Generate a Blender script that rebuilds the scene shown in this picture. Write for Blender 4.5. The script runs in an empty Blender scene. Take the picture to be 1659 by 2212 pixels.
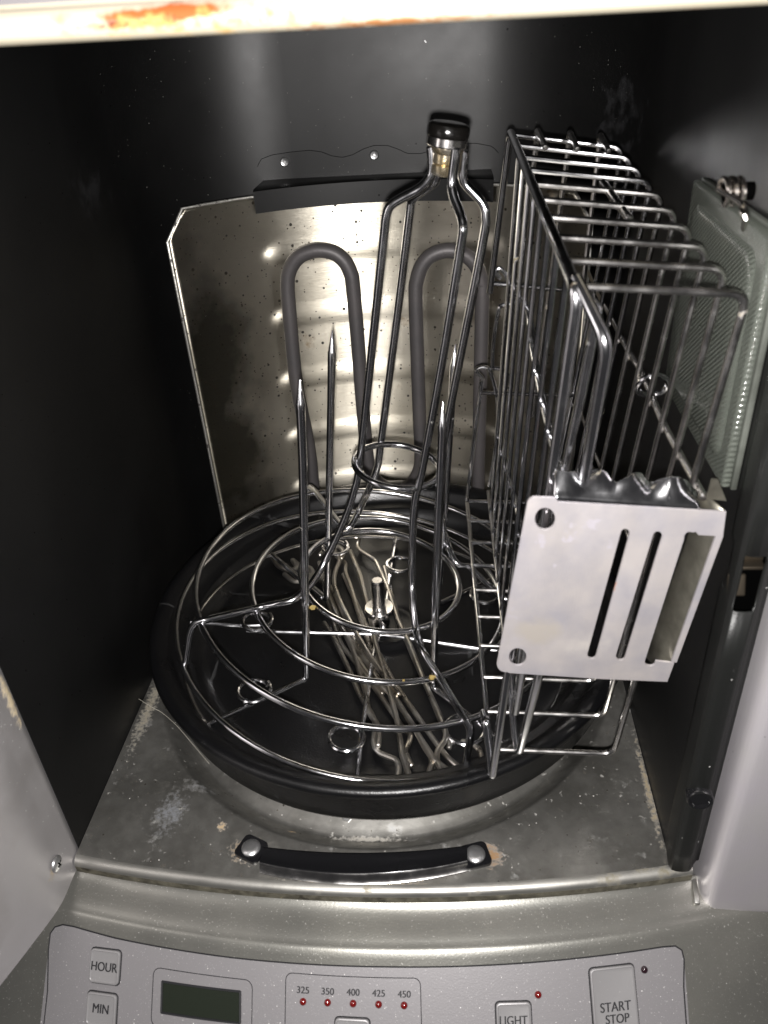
import bpy, bmesh, math, random
from mathutils import Vector, Matrix
random.seed(7)
# ------------------------------------------------------------------ camera
S = bpy.context.scene
F_, CX, CY = 1713.0, 829.5, 1106.0           # measured on a 1659 x 2212 view of the photograph
d = Vector((138.5, 1106, -1713)).normalized()
up = -Vector((180.5, -2675, -1713)).normalized()
up = (up - d * up.dot(d)).normalized()
r = d.cross(up)
RW = Matrix((r, d, up))                       # camera -> world rotation
CAM = Vector((0.0513, -0.2627, 0.3960))
cd = bpy.data.cameras.new('camera'); cam = bpy.data.objects.new('camera', cd)
S.collection.objects.link(cam); S.camera = cam
cam.matrix_world = Matrix.Translation(CAM) @ RW.to_4x4()
cd.sensor_fit = 'VERTICAL'; cd.sensor_height = 36; cd.sensor_width = 27
cd.lens = 36 * F_ / 2212
cd.clip_start = 0.01; cd.clip_end = 20
cd.dof.use_dof = True; cd.dof.focus_distance = 0.52; cd.dof.aperture_fstop = 13
S.render.resolution_x = 768; S.render.resolution_y = 1024
# ------------------------------------------------------------------ light: the phone's own flash, plus a dim room
w = bpy.data.worlds.new('World'); S.world = w; w.use_nodes = True
bg = w.node_tree.nodes['Background']; bg.inputs[0].default_value = (.95, .93, .97, 1); bg.inputs[1].default_value = 0.035
ld = bpy.data.lights.new('phone_flash', 'POINT'); ld.energy = 14.5; ld.shadow_soft_size = 0.0035
ld.color = (1, .97, .95)
lo = bpy.data.objects.new('phone_flash', ld); S.collection.objects.link(lo)
lo.location = CAM + RW @ Vector((-0.002, -0.013, 0.002))
S.view_settings.view_transform = 'Standard'; S.view_settings.look = 'None'
S.view_settings.exposure = 0; S.view_settings.gamma = 1
S.render.engine = 'CYCLES'
S.cycles.sample_clamp_indirect = 6

# ------------------------------------------------------------------ measuring helpers: a sight line met with a real surface
def ray(x, y): return RW @ Vector(((x - CX) / F_, -(y - CY) / F_, -1))
def pl(x, y, p0, n):
    v = ray(x, y); return CAM + v * (n.dot(p0 - CAM) / n.dot(v))
def Pz(x, y, z): return pl(x, y, Vector((0, 0, z)), Vector((0, 0, 1)))
def Py(x, y, Y): return pl(x, y, Vector((0, Y, 0)), Vector((0, 1, 0)))
def Px(x, y, X): return pl(x, y, Vector((X, 0, 0)), Vector((1, 0, 0)))
def plane3(a, b, c):
    n = (b - a).cross(c - a).normalized()
    return lambda x, y, o=0.0: pl(x, y, a + n * o, n)

# ------------------------------------------------------------------ object helpers
def link(o, parent=None):
    S.collection.objects.link(o)
    if parent is not None: o.parent = parent
    return o
def thing(name, label, cat, group=None):
    o = bpy.data.objects.new(name, None); o.empty_display_size = .01; link(o)
    o['label'] = label; o['category'] = cat
    if group: o['group'] = group
    return o
def mesh_obj(name, verts, faces, m, parent=None, smooth=True, label=None, auto=None):
    me = bpy.data.meshes.new(name); me.from_pydata([tuple(v) for v in verts], [], faces); me.update()
    me.materials.append(m)
    if smooth:
        me.polygons.foreach_set('use_smooth', [True] * len(me.polygons))
        if auto: me.set_sharp_from_angle(angle=math.radians(auto))
    o = bpy.data.objects.new(name, me); link(o, parent)
    if label: o['label'] = label
    return o
class MB:
    def __init__(s): s.v = []; s.f = []
    def add(s, vs, fs):
        n = len(s.v); s.v += [Vector(v) for v in vs]; s.f += [tuple(i + n for i in f) for f in fs]; return s
    def obj(s, name, m, parent=None, smooth=True, label=None, auto=35):
        return mesh_obj(name, s.v, s.f, m, parent, smooth, label, auto)
    def tube(s, pts, rad, seg=10, closed=False, cap=True, radii=None, flat=1.0):
        pts = [Vector(p) for p in pts]; n = len(pts)
        T = []
        for i in range(n):
            if closed: t = pts[(i + 1) % n] - pts[i - 1]
            else: t = pts[min(i + 1, n - 1)] - pts[max(i - 1, 0)]
            T.append(t.normalized())
        N = T[0].orthogonal().normalized()
        if flat != 1.0:
            N = Vector((0, 0, 1)); N = (N - T[0] * N.dot(T[0])).normalized()
        vs = []; 
        for i in range(n):
            N = (N - T[i] * N.dot(T[i])).normalized(); B = T[i].cross(N)
            rr = radii[i] if radii else rad
            for k in range(seg):
                a = 2 * math.pi * k / seg
                vs.append(pts[i] + N * (rr * flat * math.cos(a)) + B * (rr * math.sin(a)))
        fs = []
        m = n if closed else n - 1
        for i in range(m):
            j = (i + 1) % n
            for k in range(seg):
                k2 = (k + 1) % seg
                fs.append((i * seg + k, i * seg + k2, j * seg + k2, j * seg + k))
        if cap and not closed:
            # small domed ends
            for e, sgn in ((0, -1), (n - 1, 1)):
                rr = radii[e] if radii else rad
                c = pts[e] + T[e] * sgn * rr * .45
                base = len(vs)
                ring = []
                for k in range(seg):
                    ring.append(pts[e] + (vs[e * seg + k] - pts[e]) * .68 + T[e] * sgn * rr * .35)
                vs += ring; vs.append(c)
                for k in range(seg):
                    k2 = (k + 1) % seg
                    q = (e * seg + k, base + k, base + k2, e * seg + k2)
                    fs.append(q if sgn < 0 else q[::-1])
                    t3 = (base + k, base + seg, base + k2)
                    fs.append(t3 if sgn < 0 else t3[::-1])
        s.add(vs, fs); return s
    def box(s, c, h, M=None, bev=0):
        c = Vector(c); bm = bmesh.new(); bmesh.ops.create_cube(bm, size=2)
        for v in bm.verts: v.co = Vector((v.co.x * h[0], v.co.y * h[1], v.co.z * h[2]))
        if bev: bmesh.ops.bevel(bm, geom=bm.edges[:], offset=bev, segments=3, affect='EDGES', profile=.5)
        bm.verts.ensure_lookup_table()
        s.add([c + ((M @ v.co) if M else v.co) for v in bm.verts], [tuple(v.index for v in f.verts) for f in bm.faces]); bm.free(); return s
    def lathe(s, prof, c, ax=Vector((0, 0, 1)), seg=32):
        c = Vector(c); ax = ax.normalized(); e1 = ax.orthogonal().normalized(); e2 = ax.cross(e1)
        vs = []; fs = []
        for (rr, h) in prof:
            for k in range(seg):
                a = 2 * math.pi * k / seg
                vs.append(c + ax * h + (e1 * math.cos(a) + e2 * math.sin(a)) * rr)
        for i in range(len(prof) - 1):
            for k in range(seg):
                k2 = (k + 1) % seg
                fs.append((i * seg + k, i * seg + k2, (i + 1) * seg + k2, (i + 1) * seg + k))
        s.add(vs, fs); return s
def fillet(pts, rad, n=5):
    pts = [Vector(p) for p in pts]; out = [pts[0]]
    for i in range(1, len(pts) - 1):
        a, b, c = pts[i - 1], pts[i], pts[i + 1]
        q = min(rad, (a - b).length * .45, (c - b).length * .45)
        p0 = b + (a - b).normalized() * q; p2 = b + (c - b).normalized() * q
        for k in range(n + 1):
            t = k / n; out.append(p0 * (1 - t) ** 2 + b * 2 * t * (1 - t) + p2 * t * t)
    out.append(pts[-1]); return out
def spline(pts, n=6):
    pts = [Vector(p) for p in pts]; P = [pts[0] * 2 - pts[1]] + pts + [pts[-1] * 2 - pts[-2]]; out = []
    for i in range(1, len(P) - 2):
        a, b, c, e = P[i - 1], P[i], P[i + 1], P[i + 2]
        for k in range(n):
            t = k / n
            out.append(.5 * ((2 * b) + (c - a) * t + (2 * a - 5 * b + 4 * c - e) * t * t + (3 * b - a - 3 * c + e) * t ** 3))
    out.append(pts[-1]); return out

# ------------------------------------------------------------------ materials
def mat(name, col, rough=.5, metal=0.0, spec=.5, bump=None, spots=(), rvar=None, cvar=None, aniso=0, coat=0, trans=0, ior=1.5):
    """spots: list of (noise scale, lo, hi, colour, roughness, metal, stretch) wear masks."""
    m = bpy.data.materials.new(name); m.use_nodes = True; nt = m.node_tree; L = nt.links
    b = nt.nodes['Principled BSDF']
    b.inputs['Specular IOR Level'].default_value = spec; b.inputs['IOR'].default_value = ior
    b.inputs['Coat Weight'].default_value = coat; b.inputs['Transmission Weight'].default_value = trans
    b.inputs['Anisotropic'].default_value = aniso
    tc = nt.nodes.new('ShaderNodeTexCoord')
    def noise(scale, det=4, stretch=None, rough_=.55, loc=None):
        mp = nt.nodes.new('ShaderNodeMapping'); L.new(tc.outputs['Object'], mp.inputs[0])
        if stretch: mp.inputs['Scale'].default_value = stretch
        mp.inputs['Location'].default_value = (random.random() * 5, random.random() * 5, random.random() * 5)
        n = nt.nodes.new('ShaderNodeTexNoise'); n.inputs['Scale'].default_value = scale
        n.inputs['Detail'].default_value = det; n.inputs['Roughness'].default_value = rough_
        L.new(mp.outputs[0], n.inputs['Vector']); return n.outputs['Fac']
    def ramp(v, lo, hi, a=0.0, c=1.0):
        q = nt.nodes.new('ShaderNodeMapRange'); L.new(v, q.inputs[0])
        q.inputs[1].default_value = lo; q.inputs[2].default_value = hi; q.inputs[3].default_value = a; q.inputs[4].default_value = c
        return q.outputs[0]
    def mixc(f, a, c):
        q = nt.nodes.new('ShaderNodeMix'); q.data_type = 'RGBA'; L.new(f, q.inputs[0])
        for sock, val in ((q.inputs[6], a), (q.inputs[7], c)):
            if isinstance(val, tuple): sock.default_value = (*val, 1)
            else: L.new(val, sock)
        return q.outputs[2]
    def mixf(f, a, c):
        q = nt.nodes.new('ShaderNodeMix'); q.data_type = 'FLOAT'; L.new(f, q.inputs[0])
        for sock, val in ((q.inputs[2], a), (q.inputs[3], c)):
            if isinstance(val, (int, float)): sock.default_value = val
            else: L.new(val, sock)
        return q.outputs[0]
    C, R, Mt = tuple(col), rough, metal
    if cvar: C = mixc(ramp(noise(cvar[0], 5, cvar[3] if len(cvar) > 3 else None), .35, .65), tuple(col), cvar[1])
    if rvar: R = ramp(noise(rvar[0], 4, rvar[3] if len(rvar) > 3 else None), .3, .7, rvar[1], rvar[2])
    for sp in spots:
        if sp[0] == 'at':                      # a stain or painted tone patch with its own place: ('at', centre, radii, noise scale, strength, colour, rough, metal)
            _, cen, rad, ns, stg, col2, r2, m2 = sp
            mp = nt.nodes.new('ShaderNodeMapping'); mp.vector_type = 'TEXTURE'; L.new(tc.outputs['Object'], mp.inputs[0])
            mp.inputs['Location'].default_value = cen; mp.inputs['Scale'].default_value = rad
            ln = nt.nodes.new('ShaderNodeVectorMath'); ln.operation = 'LENGTH'; L.new(mp.outputs[0], ln.inputs[0])
            g = ramp(ln.outputs['Value'], 0, 1, 1, 0)
            a = nt.nodes.new('ShaderNodeMath'); a.operation = 'MULTIPLY_ADD'; L.new(noise(ns, 6), a.inputs[0]); a.inputs[1].default_value = 1.4; L.new(g, a.inputs[2])
            f = ramp(a.outputs[0], 1.22 - stg, 1.62 - stg)
        elif sp[0] == 'dots':                  # round spatter drops and painted flake glints: ('dots', scale, size, colour, rough, metal)
            _, sc, sz, col2, r2, m2 = sp
            v = nt.nodes.new('ShaderNodeTexVoronoi'); v.inputs['Scale'].default_value = sc; L.new(tc.outputs['Object'], v.inputs['Vector'])
            cr = nt.nodes.new('ShaderNodeSeparateColor'); L.new(v.outputs['Color'], cr.inputs[0])
            thr = ramp(cr.outputs[0], .62, 1.0, 0.0, sz)
            lt = nt.nodes.new('ShaderNodeMath'); lt.operation = 'LESS_THAN'; L.new(v.outputs['Distance'], lt.inputs[0]); L.new(thr, lt.inputs[1])
            f = lt.outputs[0]
        else:
            sc, lo_, hi_, col2, r2, m2 = sp[:6]
            f = ramp(noise(sc, 6, sp[6] if len(sp) > 6 else None, .62), lo_, hi_)
        C = mixc(f, C, tuple(col2)); R = mixf(f, R, r2); Mt = mixf(f, Mt, m2)
    for sock, val in ((b.inputs['Base Color'], C), (b.inputs['Roughness'], R), (b.inputs['Metallic'], Mt)):
        if isinstance(val, tuple): sock.default_value = (*val, 1)
        elif isinstance(val, (int, float)): sock.default_value = val
        else: L.new(val, sock)
    if aniso:
        tg = nt.nodes.new('ShaderNodeTangent'); tg.direction_type = 'RADIAL'; tg.axis = 'Z'
        L.new(tg.outputs[0], b.inputs['Tangent']); b.inputs['Anisotropic Rotation'].default_value = .25
    if bump:
        bn = nt.nodes.new('ShaderNodeBump'); bn.inputs['Strength'].default_value = bump[1]; bn.inputs['Distance'].default_value = bump[2]
        L.new(noise(bump[0], 5, bump[3] if len(bump) > 3 else None), bn.inputs['Height']); L.new(bn.outputs[0], b.inputs['Normal'])
    return m
chrome = mat('chrome_wire', (.78, .78, .80), .14, 1, bump=(160, .06, .0003), rvar=(90, .09, .20), spots=[(70, .69, .73, (.28, .23, .12), .5, .3)])
chrome_dull = mat('dull_chrome_wire', (.74, .72, .70), .2, 1, bump=(200, .06, .0003), rvar=(120, .14, .28), spots=[(60, .69, .74, (.26, .20, .10), .6, .2)])
skewer_m = mat('stained_skewer_steel', (.60, .585, .56), .20, 1, bump=(150, .4, .0005), rvar=(60, .22, .5), cvar=(40, (.50, .46, .40)))
plate_m = mat('tarnished_plate', (.46, .44, .47), .50, .55, rvar=(60, .40, .56, (1, 1, .3)), cvar=(46, (.58, .54, .53)), bump=(400, .25, .0003, (4, 4, .4)), spots=[('at', (.1175, .005, .1859), (.0024, .01, .0055), 300, .2, (.33, .12, .04), .9, 0), (26, .60, .62, (.52, .49, .53), .55, .5), ('at', (.085, .005, .158), (.03, .02, .02), 60, .0, (.50, .46, .42), .5, .5), ('at', (.11, .005, .150), (.03, .02, .02), 70, .0, (.62, .58, .55), .5, .5)])
plate_edge_m = mat('dull_flange_steel', (.34, .325, .27), .42, .85, cvar=(60, (.17, .16, .13)), bump=(90, .3, .0006))
enamel = mat('black_enamel', (.0030, .0030, .0031), .42, 0, spec=.36, rvar=(22, .40, .47), cvar=(14, (.0046, .0046, .0046)),
             spots=[('dots', 330, .10, (.22, .22, .20), .7, 0), ('dots', 110, .09, (.003, .003, .003), .25, 0), ('at', (-.165, .23, .31), (.02, .09, .05), 70, -.22, (.014, .014, .015), .5, 0), ('at', (.15, .29, .33), (.05, .09, .06), 80, -.12, (.03, .03, .032), .5, 0), (600, .74, .78, (.10, .10, .095), .7, 0)],
             bump=(900, .10, .0002))
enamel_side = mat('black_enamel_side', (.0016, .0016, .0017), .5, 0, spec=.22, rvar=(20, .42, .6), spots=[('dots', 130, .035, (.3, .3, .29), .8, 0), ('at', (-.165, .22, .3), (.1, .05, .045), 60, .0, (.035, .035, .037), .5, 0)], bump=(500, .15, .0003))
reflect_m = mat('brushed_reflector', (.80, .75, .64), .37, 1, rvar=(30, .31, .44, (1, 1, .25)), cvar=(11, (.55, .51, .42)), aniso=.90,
                spots=[('at', (-.135, .30, .13), (.050, .06, .20), 22, .26, (.15, .14, .11), .42, 1), ('at', (.135, .31, .13), (.045, .06, .20), 22, .10, (.20, .185, .15), .45, 1), ('dots', 210, .26, (.02, .016, .01), .5, 0), ('dots', 420, .28, (.05, .035, .02), .6, 0), (26, .64, .74, (.22, .15, .08), .55, .4), (240, .70, .73, (.75, .73, .66), .6, .4)],  # dark side patches: discolouration, plus the fade toward the edges painted in
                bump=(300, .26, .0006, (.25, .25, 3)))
tray_m = mat('stained_tray_steel', (.46, .45, .42), .38, .88, rvar=(24, .32, .46), cvar=(130, (.36, .35, .325)),
             spots=[(22, .46, .66, (.24, .233, .212), .44, .88), (75, .60, .74, (.27, .262, .24), .5, .8), (48, .62, .72, (.44, .44, .43), .55, .5), (200, .64, .70, (.46, .45, .42), .6, .4), (260, .64, .67, (.16, .15, .13), .5, .6),
                    ('at', (-.118, .026, 0), (.022, .034, .02), 420, -.06, (.34, .35, .37), .55, .6), ('at', (-.105, .045, 0), (.03, .012, .02), 300, -.08, (.36, .36, .36), .55, .6),
                    ('at', (-.066, .003, 0), (.017, .013, .02), 600, .12, (.30, .21, .115), .9, 0),
                    ('at', (.068, .004, 0), (.015, .013, .02), 600, .12, (.28, .17, .085), .9, 0),
                    ('at', (-.085, .018, 0), (.006, .006, .02), 700, .05, (.44, .33, .20), .9, 0), ('at', (-.045, .022, -.005), (.006, .004, .02), 700, .05, (.44, .33, .20), .9, 0),
                    ('at', (0, -.015, 0), (.070, .008, .02), 600, .05, (.50, .42, .30), .8, .1),
                    ('at', (.055, .050, -.011), (.035, .008, .02), 500, .0, (.36, .35, .30), .8, .2),
                    ('at', (.0, .0205, -.011), (.05, .004, .02), 500, .0, (.40, .38, .34), .8, .2),
                    ('at', (-.158, .11, 0), (.010, .08, .02), 500, .02, (.32, .29, .23), .8, .2),
                    ('at', (.163, .05, 0), (.005, .09, .02), 500, -.02, (.30, .25, .17), .8, .2),
                    ('dots', 150, .10, (.03, .025, .02), .6, 0), ('dots', 260, .1, (.6, .58, .54), .8, 0)],
             bump=(260, .12, .0004))
lip_m = mat('rolled_lip_steel', (.38, .372, .345), .38, .85, rvar=(30, .32, .5), bump=(300, .15, .0003), spots=[(50, .60, .70, (.20, .18, .13), .6, .3), ('at', (0, -.024, -.001), (.09, .006, .010), 260, .10, (.40, .34, .24), .8, .1)])
grime_m = mat('greasy_lip_edge', (.085, .078, .058), .55, .4, cvar=(160, (.20, .185, .14)), spots=[(90, .60, .66, (.035, .03, .02), .6, .1), (240, .66, .70, (.42, .36, .22), .8, 0)], bump=(300, .4, .0005))
console_m = mat('champagne_grey_console', (.19, .188, .172), .34, .65, bump=(900, .25, .0002), spots=[('dots', 520, .10, (.6, .59, .56), .8, 0), (900, .62, .70, (.45, .44, .41), .5, .5)], cvar=(12, (.26, .255, .23)))  # pale dots paint the metallic flake sparkle into the colour
panel_m = mat('lilac_grey_panel', (.265, .255, .262), .42, .35, bump=(1200, .3, .0002), spots=[('dots', 520, .14, (.8, .78, .76), .8, 0), (1100, .62, .70, (.5, .49, .49), .5, .4)])  # pale dots: flake sparkle painted in, as on the console
button_m = mat('silver_button', (.33, .322, .325), .33, .4, bump=(1200, .2, .0001), spots=[(1100, .67, .70, (.55, .54, .54), .5, .4)])
ink = mat('black_print', (.015, .015, .017), .5)
lcd_m = mat('dark_display', (.016, .020, .014), .25, 0, spec=.6)
led_m = mat('red_lamp_lens', (.14, .006, .005), .12, 0, spec=.7, coat=.5)
led_dark = mat('dark_lamp_lens', (.02, .008, .012), .12, 0, spec=.7, coat=.5)
door_m = mat('left_steel_flank', (.40, .385, .39), .47, .45, rvar=(20, .4, .55), cvar=(10, (.36, .345, .345)), spots=[(300, .70, .73, (.5, .49, .48), .6, .2), ('at', (-.165, -.022, .014), (.02, .012, .010), 300, -.05, (.40, .34, .26), .8, .1), (9, .50, .62, (.33, .315, .31), .42, .5), ('at', (-.165, .0, .12), (.02, .006, .03), 260, .2, (.6, .5, .33), .9, 0), ('dots', 200, .08, (.6, .6, .58), .7, 0)], bump=(500, .12, .0003))
frame_m = mat('brushed_front_frame', (.54, .51, .545), .42, .5, rvar=(40, .34, .5, (1, 1, .2)), cvar=(30, (.54, .52, .53), ), bump=(260, .2, .0004, (8, 8, .3)), spots=[('dots', 150, .05, (.1, .1, .1), .6, 0)])
jamb_m = mat('charcoal_jamb', (.009, .0095, .009), .42, .0, spec=.35, bump=(900, .3, .0003), spots=[('dots', 240, .12, (.5, .5, .48), .8, 0)])
hood_m = mat('enamelled_hood_lip', (.66, .60, .46), .38, .3, spots=[('at', (-.030, 0, .3975), (.045, .02, .003), 110, .32, (.34, .075, .012), .8, 0), ('at', (-.036, 0, .3955), (.03, .02, .0022), 170, .24, (.14, .022, .006), .8, 0), ('at', (-.015, 0, .395), (.10, .02, .006), 200, .02, (.50, .30, .09), .8, 0), ('at', (.035, 0, .3915), (.05, .02, .002), 260, .15, (.35, .15, .05), .8, 0)])
hoodface_m = mat('hood_face_steel', (.20, .19, .20), .5, .4)
pan_m = mat('nonstick_pan', (.0035, .0035, .004), .32, 0, spec=.5, rvar=(30, .25, .40), bump=(900, .5, .0003), spots=[(30, .70, .78, (.06, .06, .058), .5, 0), (26, .665, .70, (.035, .035, .036), .45, 0, (.15, 2.2, 1)), (30, .68, .71, (.035, .035, .036), .45, 0, (2, .2, 1)), (700, .74, .76, (.2, .2, .2), .7, 0)])
element_m = mat('heating_element_sheath', (.085, .08, .082), .5, .35, bump=(500, .3, .0003), cvar=(30, (.11, .10, .10)))
handle_m = mat('glossy_black_handle', (.008, .008, .009), .16, 0, spec=.6, coat=.3)
rivet_m = mat('aluminium_rivet', (.62, .62, .62), .32, .9, bump=(300, .3, .0004))
spring_m = mat('spring_steel', (.58, .54, .50), .22, 1)
glass_m = mat('pressed_lamp_glass', (.27, .295, .255), .10, 0, spec=.6, trans=.72)
cavity_m = mat('lamp_recess', (.16, .17, .15), .4, .4, cvar=(30, (.07, .075, .065)))
cap_m = mat('burnt_black_cap', (.005, .0045, .004), .2, 0, bump=(300, .5, .0006), spots=[(120, .70, .74, (.2, .13, .05), .3, .5)])
hub_m = mat('grease_stained_hub', (.55, .51, .43), .22, .9, bump=(200, .5, .0008), cvar=(110, (.42, .33, .18)))
dark_m = mat('dark_void', (.001, .001, .001), .7, 0, spec=0)
latch_m = mat('latch_metal', (.12, .10, .075), .4, .9, bump=(200, .3, .0004))
crumb_m = mat('baked_on_crumb', (.30, .22, .07), .8)
# diagonal pressed ribs of the lamp glass
def ribs():
    nt = glass_m.node_tree; L = nt.links; b = nt.nodes['Principled BSDF']
    tc = nt.nodes.new('ShaderNodeTexCoord'); mp = nt.nodes.new('ShaderNodeMapping'); L.new(tc.outputs['Object'], mp.inputs[0])
    mp.inputs['Rotation'].default_value = (math.radians(38), 0, 0)
    wv = nt.nodes.new('ShaderNodeTexWave'); wv.bands_direction = 'Z'; wv.inputs['Scale'].default_value = 170; L.new(mp.outputs[0], wv.inputs[0])
    bn = nt.nodes.new('ShaderNodeBump'); bn.inputs['Strength'].default_value = .7; bn.inputs['Distance'].default_value = .0006
    L.new(wv.outputs['Fac'], bn.inputs['Height']); L.new(bn.outputs[0], b.inputs['Normal'])
ribs()

# ================================================================== THE OVEN (fixed body)
oven = thing('rotisserie_oven', 'open countertop rotisserie oven with black enamelled cavity, steel front frame and sloping grey control panel', 'oven')
XW, YB = .165, .37
def wall_y(x):
    a = abs(x)
    if a <= .065: return YB
    return YB - .1 + math.sqrt(max(.01 - (a - .065) ** 2, 0))
def reflect_y(x, off=0): return .1525 + math.sqrt((.1995 + off) ** 2 - x * x)
def sheet(rows, close=False):
    """grid of points -> verts, faces"""
    n = len(rows[0]); vs = [p for rw in rows for p in rw]; fs = []
    for i in range(len(rows) - 1):
        for k in range(n - 1): fs.append((i * n + k, i * n + k + 1, (i + 1) * n + k + 1, (i + 1) * n + k))
    return vs, fs
def strip_obj(name, rows, m, parent, thick=0, label=None, auto=35, off=-1):
    vs, fs = sheet(rows); o = mesh_obj(name, vs, fs, m, parent, True, label, auto)
    if thick:
        md = o.modifiers.new('thickness', 'SOLIDIFY'); md.thickness = thick; md.offset = off
    return o
# cavity wall: back with rounded corners, as one folded sheet
xs = [-.165 + .1 * (1 - math.cos(math.radians(a))) for a in range(0, 91, 6)]
xs = xs + [-.04, -.02, 0, .02, .04] + [-x for x in reversed(xs)]
ZT = .402
wl_ = [Vector((-XW, y, 0)) for y in (.002, .06, .12, .18, .23, .262)] + [Vector((x, wall_y(x), 0)) for x in xs] + [Vector((XW, y, 0)) for y in (.262, .23, .18, .12, .06, .002)]
strip_obj('cavity_wall', [[p + Vector((0, 0, z)) for p in wl_] for z in (-.03, .1, .2, .3, ZT)], enamel, oven, 0)
strip_obj('ceiling', [[Vector((x, y, ZT + .001)) for x in (-.18, 0, .18)] for y in (.01, .2, .385)], enamel_side, oven, .0015)

# curved heat reflector with pressed ribs and chamfered top corners
zr = [.243, .194, .142, .091, .042]
def rib(x, z):
    q = 0
    for zz in zr:
        dx = max(abs(x) - .074, 0); dd = math.hypot(dx * .55, z - zz) / .0088
        if dd < 1: q = max(q, (1 - dd ** 3) ** 1.5)
    return q * .0017
def top_z(x):
    a = abs(x)
    return .2852 if a < .1334 else .2852 - (a - .1334) * (.0195 / .0112)
NX, NZ = 96, 110
rows = []
for j in range(NZ + 1):
    rw = []
    for i in range(NX + 1):
        x = -.1446 + .2892 * i / NX; z = -.008 + (top_z(x) + .008) * j / NZ
        a = math.asin(x / .1995); rr = .1995 - rib(x, z)
        rw.append(Vector((rr * math.sin(a), .1525 + rr * math.cos(a), z)))
    rows.append(rw)
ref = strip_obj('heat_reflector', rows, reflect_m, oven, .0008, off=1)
# rolled bright edge of the reflector
path = [(-.1446, z) for z in (-.008, .06, .13, .2, .2657)] + [(-.1334, .2852)] + [(x / 100, .2852) for x in (-12, -10, -8, -6, -4, -2, 0, 2, 4, 6, 8, 10, 12)] + [(.1334, .2852), (.1446, .2657), (.1446, .13), (.1446, -.008)]
MB().tube([Vector((x, reflect_y(x) - .0005, z)) for x, z in path], .0011, 8).obj('rolled_edge', mat('bright_worn_edge', (.55, .54, .50), .38, .9, bump=(300, .4, .0005), spots=[(140, .56, .62, (.06, .055, .05), .5, .2)]), ref)
# bracket: tab riveted to the back wall + bent strip over the reflector
tabo = [(-.092, .2895), (-.092, .299), (-.0885, .3045), (-.08, .3068), (-.065, .308), (-.052, .3085), (-.043, .307), (-.036, .304), (-.028, .3025), (-.020, .304), (-.012, .3075), (-.004, .3095), (.006, .309), (.014, .306), (.02, .303), (.03, .3024), (.04, .3045), (.052, .3075), (.07, .3075), (.082, .305), (.087, .3), (.087, .2895)]
br = bpy.data.objects.new('reflector_bracket', None); link(br, oven)
def lerp_outline(x, o=tabo):
    for (x0, z0), (x1, z1) in zip(o, o[1:]):
        if x0 <= x <= x1 and x1 > x0: return z0 + (z1 - z0) * (x - x0) / (x1 - x0)
    return o[-1][1]
xx = [-.092 + .179 * i / 90 for i in range(91)]
rows = [[Vector((x, wall_y(x) - .0008, .287 + (max(lerp_outline(min(max(x, -.0915), .0865)), .2895) - .287) * t)) for x in xx] for t in (0, .5, 1)]
strip_obj('tab', rows, enamel, br, 0)
MB().tube([Vector((x, wall_y(x) - .0010, z)) for x, z in [(a, lerp_outline(a)) for a in [-.0915 + .178 * i / 100 for i in range(101)]]], .0002, 6).obj('tab_edge', dark_m, br)
rows = []
for (o, z) in ((.0, .2897), (.5, .2898), (.96, .2898), (1, .2891), (1, .282), (1, .2742)):
    # from the wall forward, folded down over the reflector's top edge
    rows.append([Vector((x, (wall_y(x) - .001) * (1 - o) + (reflect_y(x) - .0045) * o, z)) for x in [-.0885 + .170 * i / 40 for i in range(41)]])
strip_obj('bent_strip', rows, enamel, br, 0, auto=50)
for px, py in ((614, 351), (808, 336)):
    p = Py(px, py, YB - .004)
    MB().lathe([(0, .0006), (.0009, .0006), (.0012, .0016), (.0026, .0020), (.0033, .0013), (.0036, 0)], p + Vector((0, .0028, 0)), Vector((0, -1, 0)), 20).obj('rivet', rivet_m, br)

# heating element: one bent sheathed rod
YE = .322
epx = [(690, 1240), (672, 1000), (641, 834), (625, 673), (621, 612), (627, 580), (645, 555), (672, 543), (697, 541), (724, 548), (745, 566), (757, 590), (762, 615), (773, 740), (783, 874), (794, 990), (802, 1020), (822, 1046), (856, 1056), (886, 1046), (904, 1018), (909, 985), (906, 900), (902, 780), (898, 640), (901, 605), (911, 575), (930, 553), (958, 542), (985, 543), (1012, 555), (1031, 578), (1040, 610), (1042, 640), (1037, 846), (1033, 1045), (1028, 1240)]
el = MB().tube(spline([Py(x, y, YE) for x, y in epx], 5), .0055, 14).obj('heating_element', element_m, oven)

# light cover on the right wall, with spring clip
rc = bpy.data.objects.new('oven_light', None); link(rc, oven)
MB().box((.1636, .0705, .2735), (.0012, .0515, .05), bev=.0005).obj('lamp_recess', cavity_m, rc)
gm = MB(); gm.box((.1606, .0705, .2735), (.0020, .051, .0495), bev=.0016)
# raised inner field of the pressed glass
def rr_ring(cy, cz, hy, hz, rad, x, n=6):
    out = []
    for sx, sy, a0 in ((1, 1, 0), (-1, 1, 90), (-1, -1, 180), (1, -1, 270)):
        for k in range(n + 1):
            a = math.radians(a0 + 90 * k / n); out.append(Vector((x, cy + sx * (hy - rad) + rad * math.cos(a), cz + sy * (hz - rad) + rad * math.sin(a))))
    return out
ringsA = [rr_ring(.0705, .2735, h1, h2, q, x) for h1, h2, q, x in ((.043, .042, .008, .1588), (.0415, .0405, .008, .1576), (.039, .038, .008, .1570), (.030, .029, .008, .1566), (.001, .001, .0005, .1564))]
n = len(ringsA[0]); fs = []
for i in range(len(ringsA) - 1):
    for k in range(n): fs.append((i * n + k, (i + 1) * n + k, (i + 1) * n + (k + 1) % n, i * n + (k + 1) % n))
gm.add([p for q in ringsA for p in q], fs)
gm.obj('ribbed_glass', glass_m, rc)
c0 = Px(1583, 414, .153)
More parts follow.
